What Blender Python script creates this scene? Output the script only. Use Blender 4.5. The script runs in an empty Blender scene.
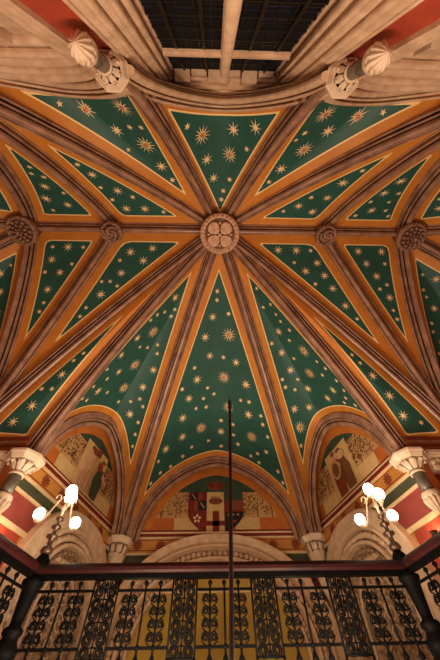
import bpy, math, random
import numpy as np
from mathutils import Vector, Matrix
random.seed(7)
SC = 1.35                      # metres per drawing unit
scene = bpy.context.scene
COL = scene.collection
PI = math.pi

# ------------------------------------------------------------------ materials
def new_mat(name):
    m = bpy.data.materials.new(name); m.use_nodes = True
    nt = m.node_tree; b = nt.nodes['Principled BSDF']
    return m, nt, b

def mat(name, c1, c2=None, scale=6.0, rough=0.6, metal=0.0, bump=0.0, stretch=(1, 1, 1), detail=5, lo=.35, hi=.65, coat=0.0, spec=.5):
    m, nt, b = new_mat(name)
    b.inputs['Roughness'].default_value = rough
    b.inputs['Metallic'].default_value = metal
    b.inputs['Coat Weight'].default_value = coat
    b.inputs['Specular IOR Level'].default_value = spec
    if c2 is None: c2 = tuple(x * .8 for x in c1)
    tc = nt.nodes.new('ShaderNodeTexCoord'); mp = nt.nodes.new('ShaderNodeMapping')
    mp.inputs['Scale'].default_value = stretch
    no = nt.nodes.new('ShaderNodeTexNoise'); no.inputs['Scale'].default_value = scale; no.inputs['Detail'].default_value = detail
    ra = nt.nodes.new('ShaderNodeValToRGB')
    ra.color_ramp.elements[0].position = lo; ra.color_ramp.elements[1].position = hi
    ra.color_ramp.elements[0].color = (*c2, 1); ra.color_ramp.elements[1].color = (*c1, 1)
    nt.links.new(tc.outputs['Object'], mp.inputs[0]); nt.links.new(mp.outputs[0], no.inputs[0])
    nt.links.new(no.outputs[0], ra.inputs[0]); nt.links.new(ra.outputs[0], b.inputs['Base Color'])
    if bump:
        bp = nt.nodes.new('ShaderNodeBump'); bp.inputs['Strength'].default_value = bump; bp.inputs['Distance'].default_value = .02
        nt.links.new(no.outputs[0], bp.inputs['Height']); nt.links.new(bp.outputs[0], b.inputs['Normal'])
    return m

def glow(name, col, strength):
    m, nt, b = new_mat(name)
    b.inputs['Base Color'].default_value = (*col, 1)
    b.inputs['Emission Color'].default_value = (*col, 1); b.inputs['Emission Strength'].default_value = strength
    return m

def vault_material():
    m, nt, b = new_mat('painted_vault')
    b.inputs['Roughness'].default_value = .55
    at = nt.nodes.new('ShaderNodeAttribute'); at.attribute_name = 'inset'
    tc = nt.nodes.new('ShaderNodeTexCoord')
    no = nt.nodes.new('ShaderNodeTexNoise'); no.inputs['Scale'].default_value = 2.2; no.inputs['Detail'].default_value = 4
    nt.links.new(tc.outputs['Object'], no.inputs[0])
    def ramp(a, c):
        r = nt.nodes.new('ShaderNodeValToRGB'); r.color_ramp.elements[0].position = .3; r.color_ramp.elements[1].position = .7
        r.color_ramp.elements[0].color = (*a, 1); r.color_ramp.elements[1].color = (*c, 1)
        nt.links.new(no.outputs[0], r.inputs[0]); return r
    org = ramp(ORANGE_D, ORANGE); grn = ramp(GREEN_D, GREEN)
    def step(t):
        n = nt.nodes.new('ShaderNodeMath'); n.operation = 'GREATER_THAN'; n.inputs[1].default_value = t
        nt.links.new(at.outputs['Fac'], n.inputs[0]); return n
    def mix(f, a, c):
        n = nt.nodes.new('ShaderNodeMix'); n.data_type = 'RGBA'
        nt.links.new(f.outputs[0], n.inputs[0])
        if isinstance(a, tuple): n.inputs[6].default_value = (*a, 1)
        else: nt.links.new(a, n.inputs[6])
        if isinstance(c, tuple): n.inputs[7].default_value = (*c, 1)
        else: nt.links.new(c, n.inputs[7])
        return n.outputs[2]
    o1 = mix(step(0.0), org.outputs[0], (1.0, .74, .34))
    o2 = mix(step(.024), o1, grn.outputs[0])
    nt.links.new(o2, b.inputs['Base Color'])
    return m

ORANGE, ORANGE_D = (.68, .265, .038), (.57, .205, .028)
GREEN, GREEN_D = (.020, .112, .088), (.015, .088, .068)
M = {}
M['vault'] = vault_material()
M['gold'] = mat('gilded_star', (1.0, .80, .46), (.88, .64, .33), 20, .45, 0)
M['stargold'] = mat('gilded_star_heart', (.62, .27, .10), (.5, .2, .07), 20, .45, .2)
M['rib'] = mat('brown_marble', (.47, .265, .175), (.21, .105, .068), 3.2, .36, 0, .15, (1, 1, 1), 8, .3, .7)
M['ribdark'] = mat('rib_groove_brown', (.075, .028, .017), (.045, .017, .011), 4, .5)  # darker brown for the hollows of the rib profile
M['stone'] = mat('carved_limestone', (.72, .50, .33), (.55, .36, .225), 5, .75, 0, .25, (1, 1, 1), 8)
M['stone_shade'] = mat('shaded_recess_stone', (.46, .30, .19), (.16, .09, .055), 16, .85, 0, .8, (1, 1, 1), 6, .38, .6)  # darker stone for carved recesses, their shade put into the colour
M['stone_pale'] = mat('pale_limestone', (.80, .62, .45), (.62, .45, .30), 4, .7, 0, .2, (1, 1, 1), 8)
M['stone_brown'] = mat('warm_brown_stone', (.42, .23, .13), (.27, .14, .08), 4, .6, 0, .2, (1, 1, 1), 8)
M['shaft'] = mat('dark_marble_shaft', (.16, .13, .09), (.08, .065, .05), 9, .25, 0, 0, (1, 1, .5), 8)
M['boss'] = mat('carved_boss_stone', (.78, .50, .33), (.52, .30, .19), 10, .7, 0, .3)
M['boss_brown'] = mat('brown_boss_stone', (.40, .22, .14), (.20, .10, .062), 12, .7, 0, .3)
M['boss_deep'] = mat('boss_recess_shade', (.20, .095, .055), (.12, .055, .03), 10, .8)  # darker boss stone behind the carving, recess shade painted in
M['red'] = mat('red_painted_plaster', (.42, .055, .022), (.33, .042, .018), 3, .6)
M['redwall'] = mat('dull_red_plaster', (.34, .06, .045), (.27, .045, .035), 3, .6)
M['orange'] = mat('orange_plaster', (.60, .20, .032), (.48, .15, .024), 3, .6)
M['rust'] = mat('rust_plaster', (.44, .115, .028), (.34, .085, .022), 3, .6)
M['ochre'] = mat('ochre_plaster', (.52, .29, .055), (.42, .23, .045), 3, .7)
M['yellow'] = mat('yellow_plaster', (.52, .34, .05), (.44, .28, .045), 2, .7)
M['cream'] = mat('cream_paint', (.80, .60, .34), (.70, .50, .27), 5, .6)
M['darkred'] = mat('dark_red_paint', (.20, .012, .010), (.15, .010, .008), 5, .6)
M['dgreen'] = mat('dark_green_paint', (.030, .075, .045), (.022, .055, .035), 4, .6)
M['olive'] = mat('grey_green_paint', (.07, .075, .04), (.05, .055, .03), 4, .6)
M['tan'] = mat('tan_paint', (.55, .33, .13), (.45, .26, .10), 5, .6)
M['pink'] = mat('flesh_paint', (.70, .42, .27), (.56, .31, .19), 6, .6)
M['brown'] = mat('brown_paint', (.20, .075, .028), (.14, .05, .02), 6, .6)
M['black'] = mat('black_paint', (.012, .010, .016), (.008, .007, .010), 6, .6)
M['iron'] = mat('wrought_iron', (.0025, .002, .002), (.0015, .0015, .0015), 8, .6, 0, spec=.05)
M['wood'] = mat('mahogany', (.030, .0035, .003), (.012, .002, .002), 7, .5, 0, 0, (.2, 1, 1), 6, .35, .65, 0, spec=.15)
M['brass'] = mat('pale_brass', (.82, .62, .42), (.66, .47, .30), 12, .35, .35)
M['bead'] = mat('dark_bronze', (.10, .055, .030), (.06, .03, .018), 10, .35, .5)
M['glass'] = mat('dark_leaded_glass', (.022, .026, .085), (.004, .004, .012), 3.0, .2, 0, 0, (1.2, 1, 3), 3, .45, .7)
M['lead'] = mat('lead_bars', (.004, .0035, .003), (.002, .002, .002), 8, .5, .2)
M['globe'] = glow('lit_opal_glass', (1.0, .84, .62), 15.0)
M['carpet'] = mat('patterned_floor', (.25, .07, .04), (.14, .04, .03), 8, .9)
M['poleblack'] = mat('dark_painted_metal', (.030, .012, .010), (.02, .008, .007), 8, .4, .3)

# ------------------------------------------------------------------ object helpers
ORG = {}                                            # origin (in units) of things that parent parts
class MB:
    """collects verts / faces (drawing units) with a material per face"""
    def __init__(self): self.v = []; self.f = []; self.m = []; self.s = []
    def add(self, vs, fs, mi=0, smooth=False):
        o = len(self.v); self.v += [tuple(p) for p in vs]
        for f in fs: self.f.append([i + o for i in f]); self.m.append(mi); self.s.append(smooth)
    def box(self, a, b, mi=0):
        (x0, y0, z0), (x1, y1, z1) = a, b
        vs = [(x0, y0, z0), (x1, y0, z0), (x1, y1, z0), (x0, y1, z0), (x0, y0, z1), (x1, y0, z1), (x1, y1, z1), (x0, y1, z1)]
        self.add(vs, [(3, 2, 1, 0), (4, 5, 6, 7), (0, 1, 5, 4), (1, 2, 6, 5), (2, 3, 7, 6), (3, 0, 4, 7)], mi)
    def obox(self, c, ax, ay, az, mi=0):            # oriented box: centre and half-axis vectors
        c, ax, ay, az = Vector(c), Vector(ax), Vector(ay), Vector(az)
        vs = [c + sx * ax + sy * ay + sz * az for sz in (-1, 1) for (sx, sy) in ((-1, -1), (1, -1), (1, 1), (-1, 1))]
        self.add(vs, [(3, 2, 1, 0), (4, 5, 6, 7), (0, 1, 5, 4), (1, 2, 6, 5), (2, 3, 7, 6), (3, 0, 4, 7)], mi)
    def tube(self, pts, r, n=6, mi=0, closed=False, caps=True):
        pts = [Vector(p) for p in pts]; k = len(pts)
        rs = r if isinstance(r, (list, tuple)) else [r] * k
        t0 = (pts[1] - pts[0]).normalized()
        nrm = t0.orthogonal().normalized(); vs = []
        for i, p in enumerate(pts):
            t = (pts[min(i + 1, k - 1)] - pts[max(i - 1, 0)])
            t = t.normalized() if t.length > 1e-9 else t0
            nrm = (nrm - t * nrm.dot(t)); nrm = nrm.normalized() if nrm.length > 1e-6 else t.orthogonal().normalized()
            bn = t.cross(nrm)
            for j in range(n):
                a = 2 * PI * j / n
                vs.append(p + rs[i] * (math.cos(a) * nrm + math.sin(a) * bn))
        fs = [(i * n + j, i * n + (j + 1) % n, (i + 1) * n + (j + 1) % n, (i + 1) * n + j) for i in range(k - 1) for j in range(n)]
        if caps: fs += [tuple(range(n - 1, -1, -1)), tuple((k - 1) * n + j for j in range(n))]
        self.add(vs, fs, mi, True)
    def lathe(self, c, prof, n=24, mi=0, flute=0, nf=8, rot=0, smooth=True):
        """prof: list of (radius, z) about a vertical axis through c"""
        cx, cy, cz = c; vs = []
        for (r, z) in prof:
            for j in range(n):
                a = rot + 2 * PI * j / n
                rr = r * (1 + flute * math.cos(nf * a))
                vs.append((cx + rr * math.cos(a), cy + rr * math.sin(a), cz + z))
        k = len(prof)
        fs = [(i * n + j, i * n + (j + 1) % n, (i + 1) * n + (j + 1) % n, (i + 1) * n + j) for i in range(k - 1) for j in range(n)]
        fs += [tuple(range(n - 1, -1, -1)), tuple((k - 1) * n + j for j in range(n))]
        self.add(vs, fs, mi, smooth)
    def ball(self, c, r, n=12, m=8, mi=0, sz=1.0):
        self.lathe(c, [(max(1e-4, r * math.sin(PI * i / m)), -r * sz * math.cos(PI * i / m)) for i in range(m + 1)], n, mi)
    def build(self, name, mats, parent=None):
        o_ = ORG.get(parent.name, Vector((0, 0, 0))) if parent else Vector((0, 0, 0))
        me = bpy.data.meshes.new(name)
        me.from_pydata([((x - o_.x) * SC, (y - o_.y) * SC, (z - o_.z) * SC) for x, y, z in self.v], [], self.f)
        if not isinstance(mats, (list, tuple)): mats = [mats]
        for k in mats: me.materials.append(M[k])
        me.polygons.foreach_set('material_index', self.m); me.polygons.foreach_set('use_smooth', self.s)
        me.update()
        o = bpy.data.objects.new(name, me); COL.objects.link(o)
        if parent:
            o.parent = parent; ORG[o.name] = o_
        return o

def tag(o, label=None, cat=None, group=None, kind=None):
    if label: o['label'] = label
    if cat: o['category'] = cat
    if group: o['group'] = group
    if kind: o['kind'] = kind
    return o
def empty(name, loc):
    o = bpy.data.objects.new(name, None); COL.objects.link(o)
    o.location = Vector(loc) * SC; o.empty_display_size = .2
    ORG[o.name] = Vector(loc); return o
def thing(name, label, cat, loc, group=None): return tag(empty(name, loc), label, cat, group)
def struct(mb, name, mats): return tag(mb.build(name, mats), kind='structure')

# ------------------------------------------------------------------ plan of the place (drawing units)
H = 6.45; YM = 1.47
O_ = Vector((0, YM, H))
def pt(s, x, y, z): return Vector((s * x, y, z))
ZL = 2.72
SMALL, SIDE = 2.23, 4.05
BACK = (2.08, 7.05); FRONT = (3.0, 4.08); YW = -.55
WCORB = (1.06, -.58); ZU = 3.5
FS = (4.15, 4.08); FSZ = 3.0          # front springing of the hall bay
US = (3.3, -.74); USZ = 3.4
E1 = (6.3, .65); E2 = (6.3, 2.55); EZ = 3.2

def rib_curve(P0, P1, n=36, p=1.2, q=1.35):
    P0, P1 = Vector(P0), Vector(P1); out = []
    for i in range(n + 1):
        a = (i / n) * PI / 2
        t = math.sin(a) ** 1.0
        z = P1.z + (P0.z - P1.z) * max(0, 1 - t ** p) ** (1 / q)
        out.append(Vector((P0.x + (P1.x - P0.x) * t, P0.y + (P1.y - P0.y) * t, z)))
    return out
def arch_f(x, p=1.6, q=2.0): return max(0.0, 1 - abs(x) ** p) ** (1 / q)
def half_arch(P0, P1, apex, n=24, p=1.6, q=2.0):
    """from springing P0 up to the apex halfway to P1"""
    P0, P1 = Vector(P0), Vector(P1); out = []
    for i in range(n + 1):
        x = math.cos((i / n) * PI / 2)
        f = (1 - x) / 2
        zs = P0.z
        out.append(Vector((P0.x + (P1.x - P0.x) * f, P0.y + (P1.y - P0.y) * f, zs + (apex - zs) * arch_f(x, p, q))))
    return out

_H = [(-.128, .06), (-.128, -.03), (-.122, -.05), (-.108, -.056), (-.096, -.045), (-.094, -.012), (-.074, -.004), (-.066, -.03), (-.080, -.075), (-.076, -.105), (-.060, -.112), (-.046, -.10),
      (-.040, -.07), (-.030, -.085), (-.043, -.135), (-.042, -.17), (-.030, -.20), (-.012, -.215)]
PROFILE = _H + [(-a, d) for a, d in _H[::-1]]
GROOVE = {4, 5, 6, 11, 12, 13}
def sweep(mb, pts, side, prof=PROFILE, k=1.0, mi=0):
    """moulding swept along pts; side is the constant sideways vector, negative depth hangs towards the room"""
    side = Vector(side).normalized(); n = len(prof); vs = []
    for i, p in enumerate(pts):
        t = (pts[min(i + 1, len(pts) - 1)] - pts[max(i - 1, 0)]).normalized()
        up = side.cross(t).normalized()
        if up.z < -1e-6 or (abs(up.z) < 1e-6): pass
        vs_ = [p + side * (a * k) + up * (d * k) for a, d in prof]
        vs += vs_
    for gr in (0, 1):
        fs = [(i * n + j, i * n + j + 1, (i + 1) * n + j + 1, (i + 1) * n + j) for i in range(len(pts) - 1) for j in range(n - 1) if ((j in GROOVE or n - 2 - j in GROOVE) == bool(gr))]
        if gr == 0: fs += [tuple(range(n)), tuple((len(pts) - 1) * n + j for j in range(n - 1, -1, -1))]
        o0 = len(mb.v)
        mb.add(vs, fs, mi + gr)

# ------------------------------------------------------------------ the vault
ceiling = tag(empty('ceiling', (0, YM, H)), kind='structure')
def dist_to_poly(P, poly):
    P = np.array([tuple(p) for p in P]); Q = np.array([tuple(p) for p in poly]); best = np.full(len(P), 1e9)
    for a, b in zip(Q[:-1], Q[1:]):
        d = b - a; L = (d * d).sum()
        if L < 1e-12: continue
        t = np.clip(((P - a) @ d) / L, 0, 1)
        best = np.minimum(best, np.linalg.norm(P - (a + t[:, None] * d), axis=1))
    return best

STAR = {'big': (.170, 12), 'mid': (.118, 8), 'small': (.058, 6), 'tiny': (.045, 5)}
def star_geo(mb, c, nrm, r, n, rot, heart=False):
    nrm = nrm.normalized(); t = Vector((1, 0, 0)); t = (t - nrm * t.dot(nrm)).normalized(); b = nrm.cross(t)
    def ring(R0, R1, N, ro, lift, mi):
        vs = [c + nrm * (lift + .007)]
        for i in range(2 * N):
            a = ro + PI * i / N; R_ = R0 if i % 2 == 0 else R1
            vs.append(c + nrm * lift + R_ * (math.cos(a) * t + math.sin(a) * b))
        mb.add(vs, [(0, 1 + i, 1 + (i + 1) % (2 * N)) for i in range(2 * N)], mi)
    ring(r, r * (.26 if n > 6 else .42), n, rot, .006, 1)
    if heart: ring(r * .36, r * .2, 8, rot + .2, .012, 2)

def cell(name, halves, edges, counts, seed, manual=None, scale=1.0):
    """halves: functions S(v,w) on the unit square; edges: (polyline, offset) that the painted border follows"""
    rnd = random.Random(seed); mb = MB(); NV, NW = 56, 24; grids = []
    for S in halves:
        g = [[S(v / NV, w / NW) for w in range(NW + 1)] for v in range(NV + 1)]
        grids.append(g)
        vs = [p for row in g for p in row]; o = len(mb.v)
        fs = [(i * (NW + 1) + j, i * (NW + 1) + j + 1, (i + 1) * (NW + 1) + j + 1, (i + 1) * (NW + 1) + j) for i in range(NV) for j in range(NW)]
        mb.add(vs, fs, 0, True)
    nb = len(mb.v)
    e = np.full(nb, 1e9)
    for poly, off in edges: e = np.minimum(e, dist_to_poly(mb.v, poly) - off)
    # stars, set on the surface
    cand = []; o = 0
    for S in halves:
        for i in range(2, NV - 1):
            for j in range(0, NW):
                k = o + i * (NW + 1) + j
                if e[k] > .05: cand.append(k)
        o += (NV + 1) * (NW + 1)
    V_ = [Vector(p) for p in mb.v]
    def normal(k):
        a = V_[k]; ex = V_[k + 1] - a; ey = V_[k + NW + 1] - a
        n = ex.cross(ey)
        if n.length < 1e-9: n = Vector((0, 0, -1))
        n.normalize()
        to = Vector((0, 1.6, 1.0)) - a
        return n if n.dot(to) > 0 else -n
    placed = []
    if cand:
        area = len(cand)
        for kind, cnt, gap in counts:
            r, n = STAR[kind]; r *= scale; tries = 0; got = 0
            wts = None
            while got < cnt and tries < 1500:
                tries += 1
                k = rnd.choice(cand) if kind not in ('big',) else max(rnd.sample(cand, min(4, len(cand))), key=lambda q: e[q])
                if e[k] < r + .035: continue
                if any((V_[k] - q).length < (r + rr) * gap for q, rr in placed): continue
                placed.append((V_[k], r)); got += 1
                star_geo(mb, V_[k], normal(k), r * rnd.uniform(.9, 1.08), n, rnd.uniform(0, .5), kind == 'big')
    ob = mb.build(name, ['vault', 'gold', 'stargold'], ceiling)
    at = ob.data.attributes.new('inset', 'FLOAT', 'POINT')
    vals = np.zeros(len(mb.v), dtype=np.float32); vals[:nb] = e; vals[nb:] = 1
    at.data.foreach_set('value', vals)
    return ob

def lerp_c(c, t):
    x = t * (len(c) - 1); i = min(int(x), len(c) - 2); f = x - i
    return c[i] * (1 - f) + c[i + 1] * f
def half_cell(R, K, A):
    """R: rib boss->springing, K: crown boss->apex, A: arch springing->apex"""
    r1, k1 = R[-1], K[-1]
    def S(v, w):
        base = lerp_c(R, v) * (1 - w) + lerp_c(K, v) * w
        corr = lerp_c(A, w) - (r1 * (1 - w) + k1 * w)
        return base + corr * (v ** 2.2)
    return S
def tri_cell(R1, R2):
    return lambda v, w: lerp_c(R1, v) * (1 - w) + lerp_c(R2, v) * w
def crown(P0, P1, n=24, sag=.18):
    P0, P1 = Vector(P0), Vector(P1)
    return [P0 + (P1 - P0) * (i / n) + Vector((0, 0, sag * math.sin(PI * i / n))) for i in range(n + 1)]
def arch_cell(name, boss, R1, R2, A1, A2, counts, seed, offs=(.30, .30, .26), sag=.18, scale=1.0):
    K = crown(boss, A1[-1], sag=sag)
    return cell(name, [half_cell(R1, K, A1), half_cell(R2, K, A2)], [(R1, offs[0]), (R2, offs[1]), (A1, offs[2]), (A2, offs[2])], counts, seed, scale=scale)

def plan_side(P0, P1):
    d = Vector((P1[0] - P0[0], P1[1] - P0[1], 0)); return Vector((d.y, -d.x, 0)).normalized()
RIBS = []
def rib(pts, k=1.0, side=None):
    mb = MB(); s = side if side is not None else plan_side(pts[0], pts[-1])
    # make the moulding hang towards the room
    i = len(pts) // 2; t = (pts[i + 1] - pts[i - 1]).normalized()
    room = Vector((0, 1.8, 1.0)) - pts[i]
    if Vector(s).cross(t).dot(room) > 0: s = -Vector(s)
    sweep(mb, pts, s, k=k)
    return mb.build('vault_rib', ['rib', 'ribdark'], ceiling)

BIGC = {}
for s in (-1, 1):
    A_end = pt(s, BACK[0] + .02, BACK[1] + .08, ZL); B_end = pt(s, FRONT[0] + .06, FRONT[1] + .10, ZL)
    sb, cb = pt(s, SMALL, YM, H), pt(s, SIDE, YM, H)
    fs, us, wc = pt(s, *FS, FSZ), pt(s, *US, USZ), pt(s, WCORB[0] + .02, WCORB[1] - .14, ZU)
    e1, e2 = pt(s, *E1, EZ), pt(s, *E2, EZ)
    A, B, C = rib_curve(O_, A_end), rib_curve(O_, B_end), rib_curve(O_, fs)
    D, E = rib_curve(O_, us, p=1.5, q=1.6), rib_curve(O_, wc, p=1.6, q=1.7)
    T, TU = rib_curve(sb, fs), rib_curve(sb, us, p=1.4, q=1.5)
    X, XU = rib_curve(cb, fs), rib_curve(cb, us, p=1.4, q=1.5)
    L1, L2 = rib_curve(cb, e1), rib_curve(cb, e2)
    BIGC[s] = (A, E)
    for c in (A, B, C, D, E, T, TU, X, XU, L1, L2): rib(c)
    ridge1 = [O_ + (sb - O_) * (i / 6) for i in range(7)]; ridge2 = [sb + (cb - sb) * (i / 6) for i in range(7)]
    rib(ridge1, side=Vector((0, 1, 0))); rib(ridge2, side=Vector((0, 1, 0)))
    # wall arch beside the alcove: springs from the back corner and the front corbel
    pa, pb = pt(s, BACK[0] + .02, BACK[1] - .22, ZL), pt(s, FRONT[0] + .03, FRONT[1] + .14, ZL)
    ha, hb = half_arch(pa, pb, 4.52), half_arch(pb, pa, 4.52)
    d = (pb - pa).normalized()
    rib(ha + hb[::-1][1:], .95, side=Vector((d.y, -d.x, 0)))
    med = [('big', 3, 1.5), ('mid', 10, 1.3), ('small', 26, 1.5)]
    arch_cell('vault_cell', O_, A, B, ha, hb, [('big', 3, 1.5), ('mid', 8, 1.5), ('small', 22, 1.6)], 11 + s, (.28, .27, .27))
    # hall bay over the front wall: nearly level springing line
    mid_ = (B[-1] + fs) / 2; mid_.z = 3.02
    fa = []; fb = []
    for i in range(25):
        q = i / 24; k_ = 1 - (1 - q) ** 5
        a_ = B[-1] + (mid_ - B[-1]) * q; a_.z = B[-1].z + (3.02 - B[-1].z) * k_; fa.append(a_)
        b_ = fs + (mid_ - fs) * q; b_.z = fs.z + (3.02 - fs.z) * k_; fb.append(b_)
    arch_cell('vault_cell', O_, B, C, fa, fb, [('mid', 9, 1.6), ('small', 14, 1.8)], 21 + s, (.27, .27, .12), sag=.3, scale=.9)
    cnt = [('mid', 7, 1.45), ('small', 14, 1.6)]
    for (R1, R2, rd, sd) in ((C, T, ridge1, 31), (T, X, ridge2, 33), (D, TU, ridge1, 35), (TU, XU, ridge2, 37)):
        cell('vault_cell', [tri_cell(R1, R2)], [(R1, .29), (R2, .27), (rd, .28), ([R2[0], R2[0] + Vector((.001, 0, 0))], (.36 if rd in (ridge1,) else .44)), ([R1[0], R1[0] + Vector((.001, 0, 0))], .36 if rd is ridge2 else .1)], cnt, sd + s, scale=.95)
    # over the wide window beside the middle one
    wa, wb = half_arch(wc, us, 5.0), half_arch(us, wc, 5.0)
    arch_cell('vault_cell', O_, E, D, wa, wb, [('big', 3, 1.35), ('mid', 7, 1.4), ('small', 14, 1.5), ('tiny', 6, 1.5)], 41 + s, (.27, .27, .13), sag=.1)
    # end of the hall
    for (R1, R2, p1, p2, sd) in ((XU, L1, us, e1, 51), (L1, L2, e1, e2, 53), (L2, X, e2, fs, 55)):
        q1, q2 = half_arch(p1, p2, 4.6), half_arch(p2, p1, 4.6)
        arch_cell('vault_cell', cb, R1, R2, q1, q2, [('mid', 8, 1.5), ('small', 14, 1.7)], sd + s, (.28, .28, .2), scale=.85)
    # wall rib of the side window and of the end of the hall are part of the window heads
# back bay
pL, pR = pt(-1, BACK[0] - .2, BACK[1] + .02, ZL), pt(1, BACK[0] - .2, BACK[1] + .02, ZL)
hL, hR = half_arch(pL, pR, 4.60), half_arch(pR, pL, 4.60)
rib(hL + hR[::-1][1:], .95, side=Vector((0, 1, 0)))
arch_cell('vault_cell', O_, BIGC[-1][0], BIGC[1][0], hL, hR, [('big', 5, 1.7), ('mid', 12, 1.5), ('small', 34, 1.6)], 4, (.29, .29, .26), scale=1.12)
# bay over the middle window
wL, wR = pt(-1, *WCORB, ZU), pt(1, *WCORB, ZU)
qL, qR = half_arch(wL, wR, 5.45), half_arch(wR, wL, 5.45)
arch_cell('vault_cell', O_, BIGC[-1][1], BIGC[1][1], qL, qR, [('big', 2, 1.4), ('mid', 5, 1.4), ('small', 10, 1.5)], 71, (.17, .17, .12), sag=.1)

# ------------------------------------------------------------------ roof bosses
def boss(name, label, c, r, style, drop=.46):
    bm_ = 'boss' if style == 'shields' else 'boss_brown'
    c = Vector(c); o = thing(name, label, 'roof boss', (c.x, c.y, c.z - drop), 'carved bosses along the ridge')
    z0 = c.z - drop
    mb = MB(); mb.lathe((c.x, c.y, 0), [(r * .72, c.z - .05), (r * .74, z0 + .2), (r * .86, z0 + .14), (r, z0 + .10), (r, z0 + .03), (r * .93, z0), (r * .80, z0 + .0), (r * .77, z0 + .065), (.001, z0 + .065)], 40)
    mb.lathe((c.x, c.y, 0), [(r * .765, z0 + .06), (r * .76, z0 + .058)], 40, 1)
    mb.build('disc', [bm_, 'boss_deep'], o)
    mb = MB()
    nb = 26 if r > .3 else 16
    for i in range(nb):
        a = 2 * PI * i / nb; mb.ball((c.x + r * .87 * math.cos(a), c.y + r * .87 * math.sin(a), z0 - .012), r * .075, 7, 5)
    mb.build('beaded_rim', bm_, o)
    mb = MB()
    if style == 'shields':
        for i in range(4):
            a = PI / 4 + i * PI / 2
            u = Vector((math.cos(a), math.sin(a), 0)); w = Vector((-u.y, u.x, 0))
            out = [(.70, 0), (.66, .20), (.52, .29), (.33, .27), (.16, .12), (.10, 0)]
            out = out + [(x, -y) for x, y in out[-2:0:-1]]
            top = [c + u * (x * r) + w * (y * r) + Vector((0, 0, z0 - .02 - c.z)) for x, y in out]
            bot = [p + Vector((0, 0, .10)) for p in top]; n = len(out)
            cen = sum(top, Vector()) / n + Vector((0, 0, -.02))
            mb.add(top + bot + [cen], [(i2, (i2 + 1) % n, n + (i2 + 1) % n, n + i2) for i2 in range(n)] + [(2 * n, (i2 + 1) % n, i2) for i2 in range(n)])
            for q in range(3):
                p = c + u * (r * (.3 + .14 * q)) + Vector((0, 0, z0 - .045 - c.z))
                mb.obox(p, w * (r * .17), u * (r * .018), Vector((0, 0, .012)))
            m_ = a + PI / 4; mb.ball((c.x + r * .55 * math.cos(m_), c.y + r * .55 * math.sin(m_), z0 + .02), r * .075, 8, 6)
        mb.ball((c.x, c.y, z0 - .01), r * .10, 10, 6)
        mb.build('shield_carving', 'boss', o)
    elif style == 'rosette':
        for ring, (rr, n, sz) in enumerate(((.64, 12, .12), (.42, 9, .10), (.2, 6, .075))):
            for i in range(n):
                a = 2 * PI * (i + .5 * ring) / n
                mb.ball((c.x + r * rr * math.cos(a), c.y + r * rr * math.sin(a), z0 - .01 - .03 * ring), r * sz, 8, 6)
        mb.ball((c.x, c.y, z0 - .10), r * .13, 8, 6)
        mb.build('rosette_carving', bm_, o)
    else:
        for k in range(3):
            pts = []
            for i in range(15):
                t = i / 14; a = 2 * PI * k / 3 + 3.6 * t
                pts.append((c.x + r * (.08 + .58 * t) * math.cos(a), c.y + r * (.08 + .58 * t) * math.sin(a), z0 - .02))
            mb.tube(pts, [r * .10 + r * .06 * math.sin(PI * i / 14) for i in range(15)], 6)
        mb.ball((c.x, c.y, z0 - .05), r * .12, 8, 6)
        mb.build('leaf_carving', bm_, o)
boss('roof_boss', 'large round central roof boss carved with four shields, where the most ribs meet', O_, .41, 'shields')
boss('roof_boss', 'small swirl-leaf roof boss on the ridge just left of the large central boss', pt(-1, SMALL, YM, H), .215, 'swirl')
boss('roof_boss', 'small swirl-leaf roof boss on the ridge just right of the large central boss', pt(1, SMALL, YM, H), .215, 'swirl')
boss('roof_boss', 'medium leafy rosette roof boss at the far left end of the ridge', pt(-1, SIDE, YM, H), .30, 'rosette')
boss('roof_boss', 'medium leafy rosette roof boss at the far right end of the ridge', pt(1, SIDE, YM, H), .30, 'rosette')

# ------------------------------------------------------------------ corbels
def octo(mb, c, r, z0, z1, r1=None, rot=PI / 8):
    r1 = r if r1 is None else r1
    mb.lathe((c[0], c[1], 0), [(r, z0), (r1, z1)], 8, rot=rot, smooth=False)
def leaves(mb, c, z0, z1, r0, r1, n=8):
    for i in range(n):
        a = 2 * PI * (i + .5) / n; d = Vector((math.cos(a), math.sin(a), 0)); w = Vector((-d.y, d.x, 0))
        k = (r0 + r1) * .5 * PI / n
        P = [Vector((c[0], c[1], z0)) + d * r0, Vector((c[0], c[1], (z0 * .4 + z1 * .6))) + d * (r0 * .45 + r1 * .6), Vector((c[0], c[1], z1)) + d * (r1 * 1.12), Vector((c[0], c[1], z1 - .12 * (z1 - z0))) + d * (r1 * 1.2)]
        wd = (.5, 1.0, .8, .3); vs = []
        for p, q in zip(P, wd): vs += [p - w * k * q, p + d * k * .35, p + w * k * q]
        fs = []
        for i2 in range(3):
            for j in range(2): fs.append((i2 * 3 + j, i2 * 3 + j + 1, i2 * 3 + j + 4, i2 * 3 + j + 3))
        mb.add(vs, fs, 0, True)
        mb.ball(P[2] + Vector((0, 0, -.02)), k * .42, 6, 5)
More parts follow.
